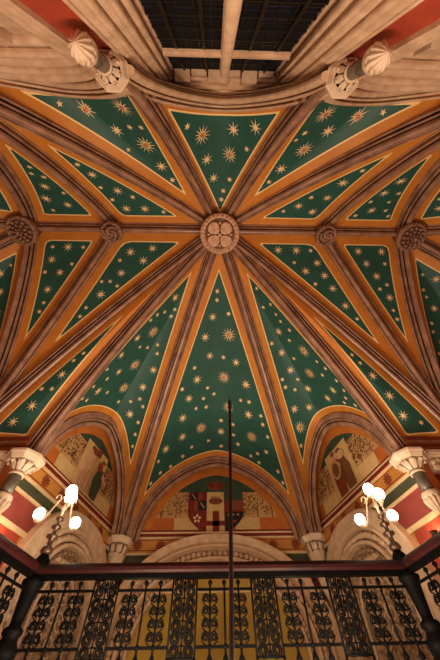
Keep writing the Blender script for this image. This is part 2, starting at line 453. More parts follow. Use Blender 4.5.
def corbel(label, c, dia, zc, zs=None, shellr=None, shr=None, grp='carved corbels under the vault ribs'):
    R_ = dia / 2; o = thing('corbel', label, 'corbel', (c[0], c[1], zs if zs else zc - dia), grp)
    mb = MB()
    octo(mb, c, R_ * 1.04, zc + .02, zc + .055); octo(mb, c, R_ * .92, zc - .02, zc + .02, R_); octo(mb, c, R_ * .84, zc - .05, zc - .02, R_ * .92)
    mb.build('abacus', 'stone_pale', o)
    zb = zc - .05 - dia * (.27 if dia > .4 and zs else .36 if zs else .85); rb = (shr or R_ * .42)
    mb = MB()
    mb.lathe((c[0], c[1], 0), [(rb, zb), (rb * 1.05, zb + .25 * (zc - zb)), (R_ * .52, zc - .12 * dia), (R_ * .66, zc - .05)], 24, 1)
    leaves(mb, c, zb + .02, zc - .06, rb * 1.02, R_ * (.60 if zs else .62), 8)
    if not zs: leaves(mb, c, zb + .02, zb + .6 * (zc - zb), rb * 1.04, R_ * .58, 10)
    mb.build('capital', ['stone_pale', 'stone_shade'], o)
    if zs:
        mb = MB(); mb.lathe((c[0], c[1], 0), [(rb * 1.22, zb - .03), (rb * 1.25, zb - .012), (rb * 1.1, zb + .01)], 24); mb.build('necking', 'stone_pale', o)
        mb = MB(); mb.lathe((c[0], c[1], 0), [(rb, zs + .02), (rb, zb)], 28); mb.build('shaft', 'shaft', o)
        mb = MB(); r = shellr
        mb.lathe((c[0], c[1], 0), [(rb * 1.05, zs + .05), (r * .9, zs + .04), (r, zs + .01), (r, zs - .03), (r * .97, zs - .05)], 48)
        mb.lathe((c[0], c[1], 0), [(r * .96, zs - .04), (r * .90, zs - .05 - .3 * r), (r * .70, zs - .05 - .75 * r), (r * .40, zs - .05 - 1.2 * r), (.004, zs - .05 - 1.5 * r)], 72, flute=.14, nf=12)
        for i in range(12):
            a = 2 * PI * i / 12; mb.ball((c[0] + r * .78 * math.cos(a), c[1] + r * .78 * math.sin(a), zs - .05 - .42 * r), r * .12, 6, 5)
        mb.build('shell_base', 'stone_pale', o)
    else:
        mb = MB(); r = rb
        mb.lathe((c[0], c[1], 0), [(r * 1.2, zb + .02), (r * 1.25, zb - .02), (r, zb - .06), (r * .5, zb - .3), (.01, zb - .42)], 24); mb.build('corbel_base', 'stone_pale', o)
corbel('shell-based stone corbel on the red strip left of the middle window', (-1.08, -.60), .32, 3.47, 2.87, .092, .058)
corbel('shell-based stone corbel on the red strip right of the middle window', (1.08, -.60), .32, 3.47, 2.87, .092, .058)
corbel('large octagonal-capped corbel with dark shaft beside the left lamp', (-2.98, 4.06), .55, 2.62, 2.08, .128, .088)
corbel('large octagonal-capped corbel with dark shaft beside the right lamp', (2.98, 4.06), .55, 2.62, 2.08, .128, .088)
corbel('pale leaf-carved corbel in the back left corner just above the handrail', (-2.06, 7.0), .54, 2.66)
corbel('pale leaf-carved corbel in the back right corner just above the handrail', (2.06, 7.0), .54, 2.66)

# ------------------------------------------------------------------ walls of the alcove, painted bands, murals
FLOOR = -1.2
class Canvas:
    """flat painting on a wall plane: u along the wall, v = height"""
    def __init__(self, org, u, n): self.o = Vector(org); self.u = Vector(u).normalized(); self.n = Vector(n).normalized(); self.mb = MB(); self.mats = []
    def mi(self, m):
        if m not in self.mats: self.mats.append(m)
        return self.mats.index(m)
    def P(self, u, v, d=0): return self.o + self.u * u + Vector((0, 0, v)) + self.n * d
    def poly(self, pts, m, layer=1): self.mb.add([self.P(u, v, .004 * layer) for u, v in pts], [tuple(range(len(pts)))], self.mi(m))
    def rect(self, u0, v0, u1, v1, m, layer=1): self.poly([(u0, v0), (u1, v0), (u1, v1), (u0, v1)], m, layer)
    def slab(self, u0, v0, u1, v1, m, d0=0, d1=.02):
        a = self.P((u0 + u1) / 2, (v0 + v1) / 2, (d0 + d1) / 2)
        self.mb.obox(a, self.u * ((u1 - u0) / 2), self.n * ((d1 - d0) / 2), Vector((0, 0, (v1 - v0) / 2)), self.mi(m))
    def ell(self, cu, cv, ru, rv, m, layer=2, n=10, rot=0):
        c, s_ = math.cos(rot), math.sin(rot)
        self.poly([(cu + ru * math.cos(2 * PI * i / n) * c - rv * math.sin(2 * PI * i / n) * s_, cv + ru * math.cos(2 * PI * i / n) * s_ + rv * math.sin(2 * PI * i / n) * c) for i in range(n)], m, layer)
    def star(self, cu, cv, r0, r1, n, m, layer=2):
        self.poly([(cu + (r0 if i % 2 == 0 else r1) * math.cos(PI * i / n), cv + (r0 if i % 2 == 0 else r1) * math.sin(PI * i / n)) for i in range(2 * n)], m, layer)
    def build(self, name, parent=None): return self.mb.build(name, self.mats, parent)

# side wall plane: passes just outside the corbels
WPF = (3.08, 4.08); WPB = (2.17, 7.2)
def wall_frame(s):
    d = Vector((s * (WPB[0] - WPF[0]), WPB[1] - WPF[1], 0)).normalized()
    n = Vector((-s * d.y * 1.0, s * d.x * 1.0, 0)); 
    if n.x * s > 0: n = -n
    return Vector((s * WPF[0], WPF[1], 0)), d, n.normalized()
LEN = math.hypot(WPB[0] - WPF[0], WPB[1] - WPF[1])
def rosette(cv, u, v, r):
    for i in range(10):
        a = 2 * PI * i / 10
        cv.ell(u + r * .62 * math.cos(a), v + r * .62 * math.sin(a), r * .40, r * .17, 'rust2', 2, 8, a)
    cv.ell(u, v, r * .24, r * .24, 'rust2', 3, 10)
M['rust2'] = mat('red_brown_stencil', (.26, .05, .016), (.20, .04, .013), 5, .6)

def bands(cv, u0, u1, n_ros):
    cv.rect(u0, 2.93, u1, 2.975, 'darkred'); cv.slab(u0, 2.885, u1, 2.93, 'cream', 0, .03); cv.slab(u0, 2.835, u1, 2.885, 'darkred', 0, .05); cv.slab(u0, 2.805, u1, 2.835, 'cream', 0, .03)
    cv.rect(u0, 2.55, u1, 2.805, 'orange2'); cv.rect(u0, 2.775, u1, 2.787, 'darkred', 2); cv.rect(u0, 2.585, u1, 2.60, 'darkred', 2)
    cv.slab(u0, 2.51, u1, 2.55, 'cream', 0, .03)
    for i in range(n_ros): rosette(cv, u0 + (u1 - u0) * (i + .5) / n_ros, 2.685, .105)
M['orange2'] = mat('gold_orange_plaster', (.62, .27, .055), (.52, .215, .042), 3, .6)

def lower_bands(cv, u0, u1, split=None):
    cv.rect(u0, 2.36, u1, 2.51, 'olive'); cv.slab(u0, 2.315, u1, 2.36, 'cream', 0, .025)
    cv.rect(u0, 1.97, u1, 2.315, 'redwall'); cv.slab(u0, 1.90, u1, 1.97, 'cream', 0, .025)
    sp = u0 if split is None else split
    if sp > u0: cv.rect(u0, 1.25, sp, 1.90, 'red')
    cv.rect(sp, 1.25, u1, 1.90, 'ochre'); cv.rect(u0, FLOOR, u1, 1.25, 'ochre')

def lunette(cv, uc, hw, zs, apex, inset=.30, painted=None, seed=0):
    """painted lunette under a pointed wall arch"""
    rnd = random.Random(seed); ia, ih = apex - inset, hw - inset
    def half(z):
        f = min(1.0, max(0.0, (z - zs) / (ia - zs)))
        return ih * max(0.0, 1 - f ** 2.0) ** (1 / 1.6)
    def row(z0, z1, m, a0=None, a1=None, layer=1):
        n = 10; L = []; R_ = []
        for i in range(n + 1):
            z = z0 + (z1 - z0) * i / n; h = half(z)
            l = -h if a0 is None else max(-h, a0); r = h if a1 is None else min(h, a1)
            L.append((uc + l, z)); R_.append((uc + r, z))
        if all(b[0] - a[0] < .01 for a, b in zip(L, R_)): return
        cv.poly(R_ + L[::-1] if True else L, m, layer)
    zb = 2.975; z1, z2 = 3.22, 3.80
    row(z2, ia - .002, 'dgreen'); row(z1, z2, 'tan'); row(zb, z1, 'rust3')
    row(zb, z1, 'tanl', -.98, -.42, 2); row(zb, z1, 'tanl', .42, .98, 2)
    # rays of the sunburst
    for i in range(-7, 8):
        a = PI / 2 + i * .19; r0, r1 = .16, .36
        q = .018
        pts = [(uc + r0 * math.cos(a - .05), z2 + .04 + r0 * math.sin(a - .05)), (uc + r1 * math.cos(a), z2 + .04 + r1 * math.sin(a)), (uc + r0 * math.cos(a + .05), z2 + .04 + r0 * math.sin(a + .05))]
        if all(abs(p[0] - uc) < half(p[1]) - .01 and p[1] < ia for p in pts): cv.poly(pts, 'ray', 2)
    # stencilled fruit trees
    for sg in (-1, 1):
        for k in range(3):
            tx = uc + sg * (.62 + .34 * k)
            if abs(tx - uc) < half(z1 + .1) - .03:
                cv.poly([(tx - .012, z1), (tx + .012, z1), (tx + .008, z1 + .25), (tx - .008, z1 + .25)], 'brown', 2)
        for k in range(240):
            u = rnd.uniform(.42, ih); z = rnd.uniform(z1 + .07, z2 - .02)
            if u > half(z) - .03: continue
            cv.ell(uc + sg * u, z, rnd.uniform(.014, .030), rnd.uniform(.009, .017), rnd.choice(['brown', 'brown', 'brown', 'rust2', 'olive']), 2, 6, rnd.uniform(0, 3))
    return half
M['ray'] = mat('dark_ray_paint', (.16, .10, .035), (.12, .075, .03), 5, .6)
M['rust3'] = mat('terracotta_paint', (.52, .135, .022), (.44, .11, .02), 4, .6)

# ---- back wall
YB = 7.2
bw = MB(); bw.box((-2.3, YB, FLOOR), (2.3, YB + .2, 5.6)); struct(bw, 'wall_back', ['orange'])
cv = Canvas((0, YB, 0), (1, 0, 0), (0, -1, 0)); bands(cv, -1.95, 1.95, 8); lower_bands(cv, -2.1, 2.1)
tag(cv.build('trim_1'), kind='structure')
cv = Canvas((0, YB, 0), (1, 0, 0), (0, -1, 0)); lunette(cv, 0, 1.88, ZL, 4.60, .36, seed=3)
# shield of arms
def shield(cv, cx, zt, w, h):
    def edge(side, n=14):
        return [(cx + side * w * (1.0 if t < .45 else math.cos((t - .45) / .55 * PI / 2) ** .8 if t < 1 else 0), zt - h * t) for t in [i / n for i in range(n + 1)]]
    R_, L = edge(1), edge(-1); cv.poly(R_ + L[::-1][1:], 'darkred', 3)
    def hw(z):
        t = (zt - z) / h
        return w * (1.0 if t < .45 else max(0, math.cos(min(1, (t - .45) / .55) * PI / 2)) ** .8)
    def strip(u0, u1, z0, z1, m, layer):
        n = 8; l = []; r = []
        for i in range(n + 1):
            z = z0 + (z1 - z0) * i / n; k = hw(z)
            l.append((cx + max(-k, min(k, u0)), z)); r.append((cx + max(-k, min(k, u1)), z))
        cv.poly(r + l[::-1], m, layer)
    strip(-.21, .20, zt - h * .995, zt, 'tanl', 4)               # central pale band
    strip(-.07, .08, zt - h * .98, zt - h * .44, 'darkred', 5); strip(-.21, .20, zt - h * .75, zt - h * .65, 'darkred', 5)   # cross
    strip(.22, w, zt - h * .24, zt, 'dgreen', 4); strip(.30, w, zt - h * .42, zt - h * .20, 'rust2', 5)
    strip(.22, w, zt - h, zt - h * .46, 'black', 4)
    strip(-.62, -.44, zt - h * .2, zt - .01, 'black', 4); strip(-.42, -.22, zt - h * .42, zt - h * .2, 'black', 4)
    strip(-.42, -.32, zt - h * .2, zt - .01, 'rust2', 4); strip(-.52, -.43, zt - h * .42, zt - h * .21, 'rust2', 4)
    for (u, v) in ((-.53, .11), (-.32, .31)):
        cv.poly([(cx + u - .06, zt - h * v + .06), (cx + u - .04, zt - h * v + .07), (cx + u + .06, zt - h * v - .06), (cx + u + .04, zt - h * v - .07)], 'tan', 6)
    cv.ell(cx, zt - h * .22, .17, .075, 'brown', 6, 16); cv.ell(cx, zt - h * .22, .13, .05, 'rust2', 7, 14)
    for i in range(5): cv.ell(cx - .1 + .05 * i, zt - h * .13, .012, .03, 'brown', 6, 6)
    for i in range(5):
        a = 2 * PI * i / 5 + PI / 2; cv.ell(cx - .43 + .062 * math.cos(a), zt - h * .60 + .062 * math.sin(a), .034, .026, 'cream', 5, 8, a)
    for i in range(3): cv.ell(cx + .30 + .11 * i, zt - h * .52, .03, .02, 'tan', 5, 6)
    for i in range(2): cv.ell(cx + .36 + .08 * i, zt - h * .66, .05, .03, 'rust2', 5, 8)
    # crest above
    cv.ell(cx, zt + .14, .20, .095, 'rust2', 3, 16); cv.ell(cx - .10, zt + .16, .09, .06, 'darkred', 4, 10); cv.ell(cx + .11, zt + .15, .09, .07, 'darkred', 4, 10)
    for i in range(7): cv.ell(cx - .21 + .07 * i, zt + .275, .012, .028, 'brown', 3, 6)
M['tanl'] = mat('light_tan_paint', (.66, .45, .20), (.58, .38, .16), 5, .6)
shield(cv, -.03, 3.80, .66, 1.0)
tag(cv.build('lunette_painting'), 'painted lunette on the back wall with a red heraldic shield and crest', 'mural', 'lunette paintings')

# ---- side walls
def person_blob(cv, u, z, h, cloth, skin, lean=0, layer=3):
    w = h * .26
    cv.poly([(u - w * .55, z), (u + w * .6, z), (u + w * .8 + lean * .4, z + h * .45), (u + w * .5 + lean, z + h * .78), (u - w * .4 + lean, z + h * .8), (u - w * .75 + lean * .4, z + h * .45)], cloth, layer)
    cv.ell(u + lean * 1.15, z + h * .90, h * .085, h * .10, skin, layer + 1, 10)
    cv.ell(u + lean * 1.2, z + h * .965, h * .09, h * .05, 'brown', layer + 2, 8)
    cv.poly([(u + w * .45 + lean, z + h * .74), (u + w * 1.35 + lean, z + h * .55), (u + w * 1.3 + lean, z + h * .48), (u + w * .35 + lean, z + h * .6)], skin, layer + 1)
    for k in range(3):
        x = u - w * .3 + w * .33 * k
        cv.poly([(x, z + .02), (x + .014, z + .02), (x + .02 + lean * .6, z + h * .6), (x + .012 + lean * .6, z + h * .6)], 'brown', layer + 1)
for s, side in ((-1, 'left'), (1, 'right')):
    o, d, n = wall_frame(s)
    mb = MB(); a = o - d * .02; b = o + d * (LEN + .05); t = -n * .18
    def wp(p, z): return Vector((p.x, p.y, z))
    # full height inside the alcove, lower part runs on past the corbel
    mb.add([wp(a, FLOOR), wp(b, FLOOR), wp(b, 2.6), wp(a, 2.6), wp(a + t, FLOOR), wp(b + t, FLOOR), wp(b + t, 2.6), wp(a + t, 2.6)], [(0, 1, 2, 3), (5, 4, 7, 6), (3, 2, 6, 7), (1, 0, 4, 5), (0, 3, 7, 4), (2, 1, 5, 6)])
    a2 = o - d * .02
    mb.add([wp(a2, 2.6), wp(b, 2.6), wp(b, 5.4), wp(a2, 5.4), wp(a2 + t, 2.6), wp(b + t, 2.6), wp(b + t, 5.4), wp(a2 + t, 5.4)], [(0, 1, 2, 3), (5, 4, 7, 6), (3, 2, 6, 7), (1, 0, 4, 5), (0, 3, 7, 4), (2, 1, 5, 6)])
    struct(mb, 'wall_' + side, ['orange'])
    cv = Canvas(o, d, n); bands(cv, -.05, LEN, 7); lower_bands(cv, 0, LEN, .7)
    tag(cv.build('trim_%d' % (2 if s < 0 else 3)), kind='structure')
    cv = Canvas(o, d, n); uc = LEN / 2
    lunette(cv, uc, LEN / 2, ZL, 4.52, .38, seed=8 + s)
    cv.rect(uc - .42, 2.975, uc + .42, 3.92, 'tanl', 3)
    if s < 0:
        person_blob(cv, uc - .2, 3.0, .86, 'pink', 'pink', .03, 4); person_blob(cv, uc + .08, 3.0, .92, 'tan', 'brown', -.02, 7); person_blob(cv, uc + .25, 2.99, .78, 'dgreen', 'pink', .02, 10)
        cv.ell(uc - .1, 3.78, .12, .07, 'rust2', 12, 10); cv.ell(uc + .2, 3.6, .09, .1, 'rust2', 13, 10)
        lab = 'painted lunette on the left alcove wall with pale and green robed figures'
    else:
        person_blob(cv, uc + .16, 3.0, .88, 'rust2', 'pink', -.04, 4); person_blob(cv, uc - .16, 3.0, .84, 'brown', 'pink', .05, 7)
        cv.ell(uc + .14, 3.5, .16, .2, 'tan', 11, 14); cv.ell(uc + .14, 3.5, .11, .14, 'brown', 12, 14); cv.ell(uc - .16, 3.68, .12, .09, 'pink', 13, 10)
        lab = 'painted lunette on the right alcove wall with brown robed figures and a round shield'
    tag(cv.build('lunette_painting'), lab, 'mural', 'lunette paintings')

# ---- carved stone arches standing against the alcove walls
def arch_pts(hw, zs, apex, z0, n=26, p=1.7, q=2.0):
    L = [(-hw, z0 + (zs - z0) * i / 6) for i in range(6)]
    A = [(-hw * math.cos(PI / 2 * i / n), zs + (apex - zs) * arch_f(math.cos(PI / 2 * i / n), p, q)) for i in range(n + 1)]
    half = L + A
    return half + [(-u, v) for u, v in half[::-1][1:]]
def ring(mb, fr, uc, a, b, da, db, mi=0):
    """stone strip between two arch outlines a (outer) and b (inner); da, db = stand-out of each"""
    n = len(a)
    vs = [fr.P(uc + u, v, da) for u, v in a] + [fr.P(uc + u, v, db) for u, v in b]
    mb.add(vs, [(i, i + 1, n + i + 1, n + i) for i in range(n - 1)], mi)
def stone_arch(label, fr, uc, hw, zs, apex, z0, steps, fill, filldepth, carved, open_=None, q=2.0, p=2.2):
    base = fr.P(uc, z0, 0)
    o = thing('stone_arch', label, 'arch', base, 'carved stone arches around the alcove')
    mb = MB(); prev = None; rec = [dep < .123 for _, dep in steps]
    for k_, (off, dep) in enumerate(steps):
        cur = (arch_pts(hw - off, zs, apex - off * .95, z0, p=p, q=q), dep)
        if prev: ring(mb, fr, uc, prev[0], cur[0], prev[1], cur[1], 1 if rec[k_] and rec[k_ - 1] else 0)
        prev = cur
    mb.build('surround', ['stone', 'stone_shade'], o)
    last = steps[-1]; off = last[0]
    mb = MB(); a = arch_pts(hw - off, zs, apex - off * .95, z0, p=p, q=q)
    mb.add([fr.P(uc + u, v, filldepth) for u, v in a], [tuple(range(len(a)))]); mb.build('tympanum', fill, o)
    # carved leaf band
    rnd = random.Random(5); mb = MB()
    for (bo, dep, rr) in carved:
        pts = arch_pts(hw - bo, zs, apex - bo * .95, z0, p=p, q=q); L = [fr.P(uc + u, v, dep) for u, v in pts]
        acc = 0
        for p1, q2 in zip(L[:-1], L[1:]):
            sl = (q2 - p1).length; k = max(1, round(sl / (rr * 2.3)))
            for i in range(k):
                c = p1 + (q2 - p1) * ((i + .5) / k)
                mb.ball(c, rr * rnd.uniform(.8, 1.1), 6, 4)
    mb.build('carved_leaf_band', 'stone', o)
    return o, mb
frB = Canvas((0, YB, 0), (1, 0, 0), (0, -1, 0))
bs, _ = stone_arch('broad pale stone arch in the back wall behind the balustrade', frB, 0, 2.12, 1.0, 2.78, FLOOR,
           [(-.01, .0), (0, .30), (.15, .31), (.165, .24), (.19, .24), (.20, .30), (.23, .30), (.24, .12), (.38, .10), (.39, .22), (.44, .22), (.46, .09), (.54, .07), (.55, .14), (.59, .13), (.60, .02)], 'yellow', .015,
           [(.31, .13, .055), (.50, .09, .036)])
for s, w in ((-1, 'left'), (1, 'right')):
    o, d, n = wall_frame(s); fr = Canvas(o, d, n); uc = LEN * .595
    st, _ = stone_arch('carved pointed stone arch on the %s alcove wall below the frieze' % w, fr, uc, 1.30, 1.2, 2.64, FLOOR,
        [(-.01, .0), (0, .13), (.03, .15), (.235, .15), (.24, .125), (.262, .125), (.268, .15), (.32, .15), (.33, .06), (.47, .06), (.48, .135), (.53, .135), (.54, .04), (.58, .04), (.59, .08), (.63, .075), (.64, .02)], 'stone_shade', .02,
        [(.40, .085, .050)], p=2.4)
    # foliage scrolls carved on the tympanum
    mb = MB()
    for k, (cu, cz) in enumerate(((-.14, 1.85), (.14, 1.85), (-.13, 1.6), (.13, 1.6), (0, 1.36), (-.2, 1.28), (.2, 1.28), (0, 1.7), (-.14, 1.05), (.14, 1.05))):
        pts = []
        for i in range(22):
            t = i / 21; a = t * 9 + k; r = .012 + .12 * t
            pts.append(fr.P(uc + cu + r * math.cos(a), cz + r * math.sin(a), .035))
        mb.tube(pts, .014, 5)
    mb.build('foliage_relief', 'stone', st)
    # inner panel frame
    mb = MB(); a = arch_pts(.46, 1.2, 1.86, .6, p=2.0); mb.tube([fr.P(uc + u, v, .035) for u, v in a], .022, 6); mb.build('panel_moulding', 'stone', st)

# ------------------------------------------------------------------ hall walls, bracket shelves
for s, side in ((-1, 'left'), (1, 'right')):
    mb = MB()
    x0, x1 = sorted((s * 3.12, s * 6.6))
    mb.box((x0, 4.16, 2.55), (x1, 4.36, 5.8), 0)
    mb.box((min(s * 3.13, s * 6.6), 4.2, FLOOR), (max(s * 3.13, s * 6.6), 4.36, 2.55), 1)
    struct(mb, 'wall_front_' + side, ['rust', 'redwall'])
    # moulded cornice above the bracket shelf
    mb = MB(); xa, xb = sorted((s * 3.05, s * 5.6))
    mb.box((xa, 4.08, 3.02), (xb, 4.17, 3.08), 1); mb.box((xa, 4.10, 2.94), (xb, 4.17, 3.02), 0); mb.box((xa, 4.06, 2.90), (xb, 4.17, 2.94), 1); mb.box((xa, 4.11, 2.78), (xb, 4.17, 2.90), 2)
    struct(mb, 'trim_%d' % (4 if s < 0 else 5), ['stone_brown', 'rust2', 'rust'])
    # leaf-carved stone bracket shelf
    o = thing('bracket_shelf', 'pale leaf-carved stone ledge running outward from the %s octagonal corbel cap' % side, 'ledge', (s * 4.2, 4.0, 2.55), 'carved ledges')
    mb = MB(); xa, xb = sorted((s * 3.27, s * 5.4))
    mb.box((xa, 3.96, 2.69), (xb, 4.155, 2.74)); mb.box((xa, 3.99, 2.66), (xb, 4.155, 2.69)); mb.build('top_moulding', 'stone_pale', o)
    mb = MB(); mb.box((xa, 4.08, 2.50), (xb, 4.155, 2.66)); mb.build('frieze_block', 'stone', o)
    mb = MB(); mb.box((xa, 4.0, 2.45), (xb, 4.155, 2.50)); mb.build('lower_moulding', 'stone_pale', o)
    rnd = random.Random(2); mb = MB()
    for i in range(24):
        x = s * (3.34 + i * .088)
        mb.ball((x, 4.07, 2.58 + .03 * math.sin(i * 2.1)), .05 * rnd.uniform(.8, 1.1), 7, 5); mb.ball((x + .04, 4.06, 2.56 - .02 * math.cos(i * 1.7)), .026, 6, 4)
    mb.build('leaf_carving', 'stone_pale', o)
    # end walls of the hall
    mb = MB(); P = [(s * 3.4, -.85), (s * 6.45, .55), (s * 6.45, 2.6), (s * 4.3, 4.2)]
    for a, b in zip(P[:-1], P[1:]):
        if b == P[-1]: b = (s * 6.5, 4.3); a = (s * 6.45, 2.6)
        a, b = Vector((*a, 0)), Vector((*b, 0)); t = (b - a).normalized(); nn = Vector((t.y, -t.x, 0))
        mb.obox((a + b) / 2 + Vector((0, 0, 2.3)) + nn * (.1 if nn.x * s > 0 else -.1), (b - a) / 2, nn * .09, Vector((0, 0, 3.5)))
    mb.build('x', ['rust']) if False else struct(mb, 'wall_end_' + side, ['rust'])

# ------------------------------------------------------------------ window wall with three windows
WF = -.74; GY = -.92
def opening_path(cx, hw, zs, apex, n=20):
    pts = [Vector((cx - hw, 0, FLOOR)), Vector((cx - hw, 0, .8)), Vector((cx - hw, 0, 2.4))]
    A = [Vector((cx - hw * math.cos(PI / 2 * i / n), 0, zs + (apex - zs) * arch_f(math.cos(PI / 2 * i / n), 2.0, 2.0))) for i in range(n + 1)]
    h = pts + A
    return h + [Vector((2 * cx - p.x, 0, p.z)) for p in h[::-1][1:]]
def window(idx, cx, ow, gw, zs, apex, mull, transoms, ztop, hb=.1):
    win = tag(empty('window_%d' % idx, (cx, GY, FLOOR)), kind='structure')
    # moulded reveal: list of (fraction inward, y, bulge)
    mb = MB(); path = None
    prof = [(0.0, WF), (0.0, WF + .035), (.10, WF + .035), (.105, WF - .06), (.29, WF - .08), (.295, WF - .02), (.44, WF - .02), (.445, WF - .11), (.64, WF - .12), (.645, WF - .07), (.74, WF - .07), (.745, WF - .15), (.90, WF - .16), (1.0, GY + .02), (1.0, GY - .02)]
    REC_SHADE = {3, 4, 6, 7, 8, 10, 11}  # strips in darker brown: shade between the rolls painted in
    n = len(prof); vs = []
    m = len(opening_path(cx, ow, zs, apex))
    cols = []
    for (f, y) in prof:
        hw = ow + (gw - ow) * f; ap = apex + (ztop - apex) * f
        z_ = zs + (ztop - .10 - zs) * f if ztop < zs else zs
        pth = opening_path(cx, hw, min(zs, ap - .05), ap)
        cols.append([Vector((p.x, y, p.z)) for p in pth])
    for i in range(m):
        for c in cols: vs.append(c[i])
    for g_ in (0, 1):
        mb.add(vs, [(i * n + j, i * n + j + 1, (i + 1) * n + j + 1, (i + 1) * n + j) for i in range(m - 1) for j in range(n - 1) if (j in REC_SHADE) == bool(g_)], g_, False)
    # small capitals on the shafts where the head begins
    for sg in (-1, 1):
        for f, y, r in ((.23, WF + .0, .05), (.54, WF - .06, .045), (.81, WF - .12, .035)):
            x = cx + sg * (ow + (gw - ow) * f)
            mb.lathe((x, y, zs), [(r * .9, -.14), (r * 1.0, -.1), (r * 1.45, .0), (r * 1.5, .05), (r * 1.3, .06)], 12)
    for f, y, r in ((.20, WF + .0, .042), (.37, WF + .0, .026), (.55, WF - .05, .042), (.69, WF - .05, .022), (.83, WF - .11, .032)):
        hw = ow + (gw - ow) * f; ap = apex + (ztop - apex) * f
        op = opening_path(cx, hw, min(zs, ap - .05), ap)
        mb.tube([Vector((q.x, y, q.z)) for q in op], [r * (1 + (0 if idx == 1 else .75) * min(1, max(0, (q.z - 3.2) / .6))) for q in op], 10, 0)
    mb.build('window_frame', ['stone', 'stone_brown'], win)
    mb = MB(); mb.box((cx - gw - .1, GY - .02, FLOOR), (cx + gw + .1, GY - .005, ztop + .1)); mb.build('glass', 'glass', win)
    mb = MB(); rnd = random.Random(idx)
    for i in range(1, int(2 * gw / .13)):
        x = cx - gw + i * .13; mb.box((x - .007, GY - .005, 1.0), (x + .007, GY + .012, ztop))
    for i in range(60):
        z = 1.0 + i * .085
        if z < ztop: mb.box((cx - gw, GY - .005, z - .006), (cx + gw, GY + .010, z + .006))
    for x0 in [cx + gw * q for q in (-.78, -.35, .35, .78)]:
        mb.box((x0 - .016, GY, 1.0), (x0 + .016, GY + .03, ztop))
    for i in range(14):
        z = 1.2 + i * .29
        if z < ztop: mb.box((cx - gw, GY, z - .013), (cx + gw, GY + .025, z + .013))
    mb.build('leading', 'lead', win)
    mb = MB()
    for mx, r in mull:
        mb.lathe((cx + mx, GY + .05, 0), [(r, FLOOR), (r, zs - .06), (r * 1.1, zs - .05), (r * 1.5, zs + .04), (r * 1.55, zs + .09)], 16)
        mb.box((cx + mx - r * 1.1, GY - .01, FLOOR), (cx + mx + r * 1.1, GY + .03, ztop))
    mb.build('mullion', 'stone', win)
    mb = MB()
    for z in transoms:
        mb.box((cx - gw, GY - .01, z - .05), (cx + gw, GY + .045, z + .05)); mb.box((cx - gw, GY - .01, z - .025), (cx + gw, GY + .075, z + .025))
    mb.build('transom', 'stone', win)
    # block course under the head
    mb = MB(); k = int(2 * gw / .2); w = 2 * gw / k
    for i in range(k):
        x = cx - gw + w * (i + .5); dpt = .14 if i % 2 == 0 else .07
        mb.box((x - w * .45, GY - .01, ztop - .16), (x + w * .45, GY + dpt, ztop + .1))
    mb.box((cx - gw - .12, GY - .02, ztop + .06), (cx + gw + .12, GY + (.18 if idx == 1 else .06), ztop + (.5 if idx == 1 else .3)))
    mb.build('head_blocks', 'stone', win)
window(1, 0, 1.0, .68, 5.15, 5.5, [(0, .06)], [4.15], 5.22)
for s, i in ((-1, 2), (1, 3)):
    window(i, s * 2.18, .87, .46, 3.9, 4.95, [(0, .045)], [2.0], 3.5)
# the wall itself: strips of red plaster and stone between the openings
mb = MB()
for s in (-1, 1):
    x0, x1 = sorted((s * .98, s * 1.33)); mb.box((x0, WF - .25, FLOOR), (x1, WF, 4.75), 0)
    x0, x1 = sorted((s * 3.03, s * 6.5)); mb.box((x0, WF - .25, FLOOR), (x1, WF, 4.9), 1)
# spandrel wall over the heads
def spandrel(cx, hw, zs, apex, x0, x1, ztop):
    pts = [p for p in opening_path(cx, hw, zs, apex) if p.z > zs - 1e-6]
    lo = [(p.x, WF, p.z) for p in pts]; hi = [(x0 + (x1 - x0) * i / (len(pts) - 1), WF, ztop) for i in range(len(pts))]
    n = len(pts); mb.add(lo + hi, [(i, i + 1, n + i + 1, n + i) for i in range(n - 1)], 1)
spandrel(0, 1.0, 5.15, 5.5, -1.0, 1.0, 6.6)
for s in (-1, 1): spandrel(s * 2.18, .87, 3.9, 4.95, s * 2.18 - .88, s * 2.18 + .88, 6.6); x0, x1 = sorted((s * .98, s * 1.33)); mb.box((x0, WF - .1, 4.7), (x1, WF, 6.6), 1)
struct(mb, 'wall_window', ['red', 'stone_brown'])
# moulded stone wall arches carrying the vault edge
for k, (pa, pb, ap) in enumerate(((pt(-1, *WCORB, ZU), pt(1, *WCORB, ZU), 5.45), (pt(-1, *WCORB, ZU), pt(-1, *US, USZ), 5.0), (pt(1, *WCORB, ZU), pt(1, *US, USZ), 5.0))):
    a, b = half_arch(pa, pb, ap), half_arch(pb, pa, ap)
    a = [Vector((p.x, p.y - .03, p.z)) for p in a]; b = [Vector((p.x, p.y - .03, p.z)) for p in b]
    mb = MB(); s_ = Vector((0, 1, 0)); pts = a + b[::-1][1:]
    t = (pts[len(pts) // 2 + 1] - pts[len(pts) // 2 - 1]).normalized()
    if s_.cross(t).z < 0: s_ = -s_
    sweep(mb, pts, s_, k=.9); struct(mb, 'trim_%d' % (6 + k), ['stone', 'stone_brown'])

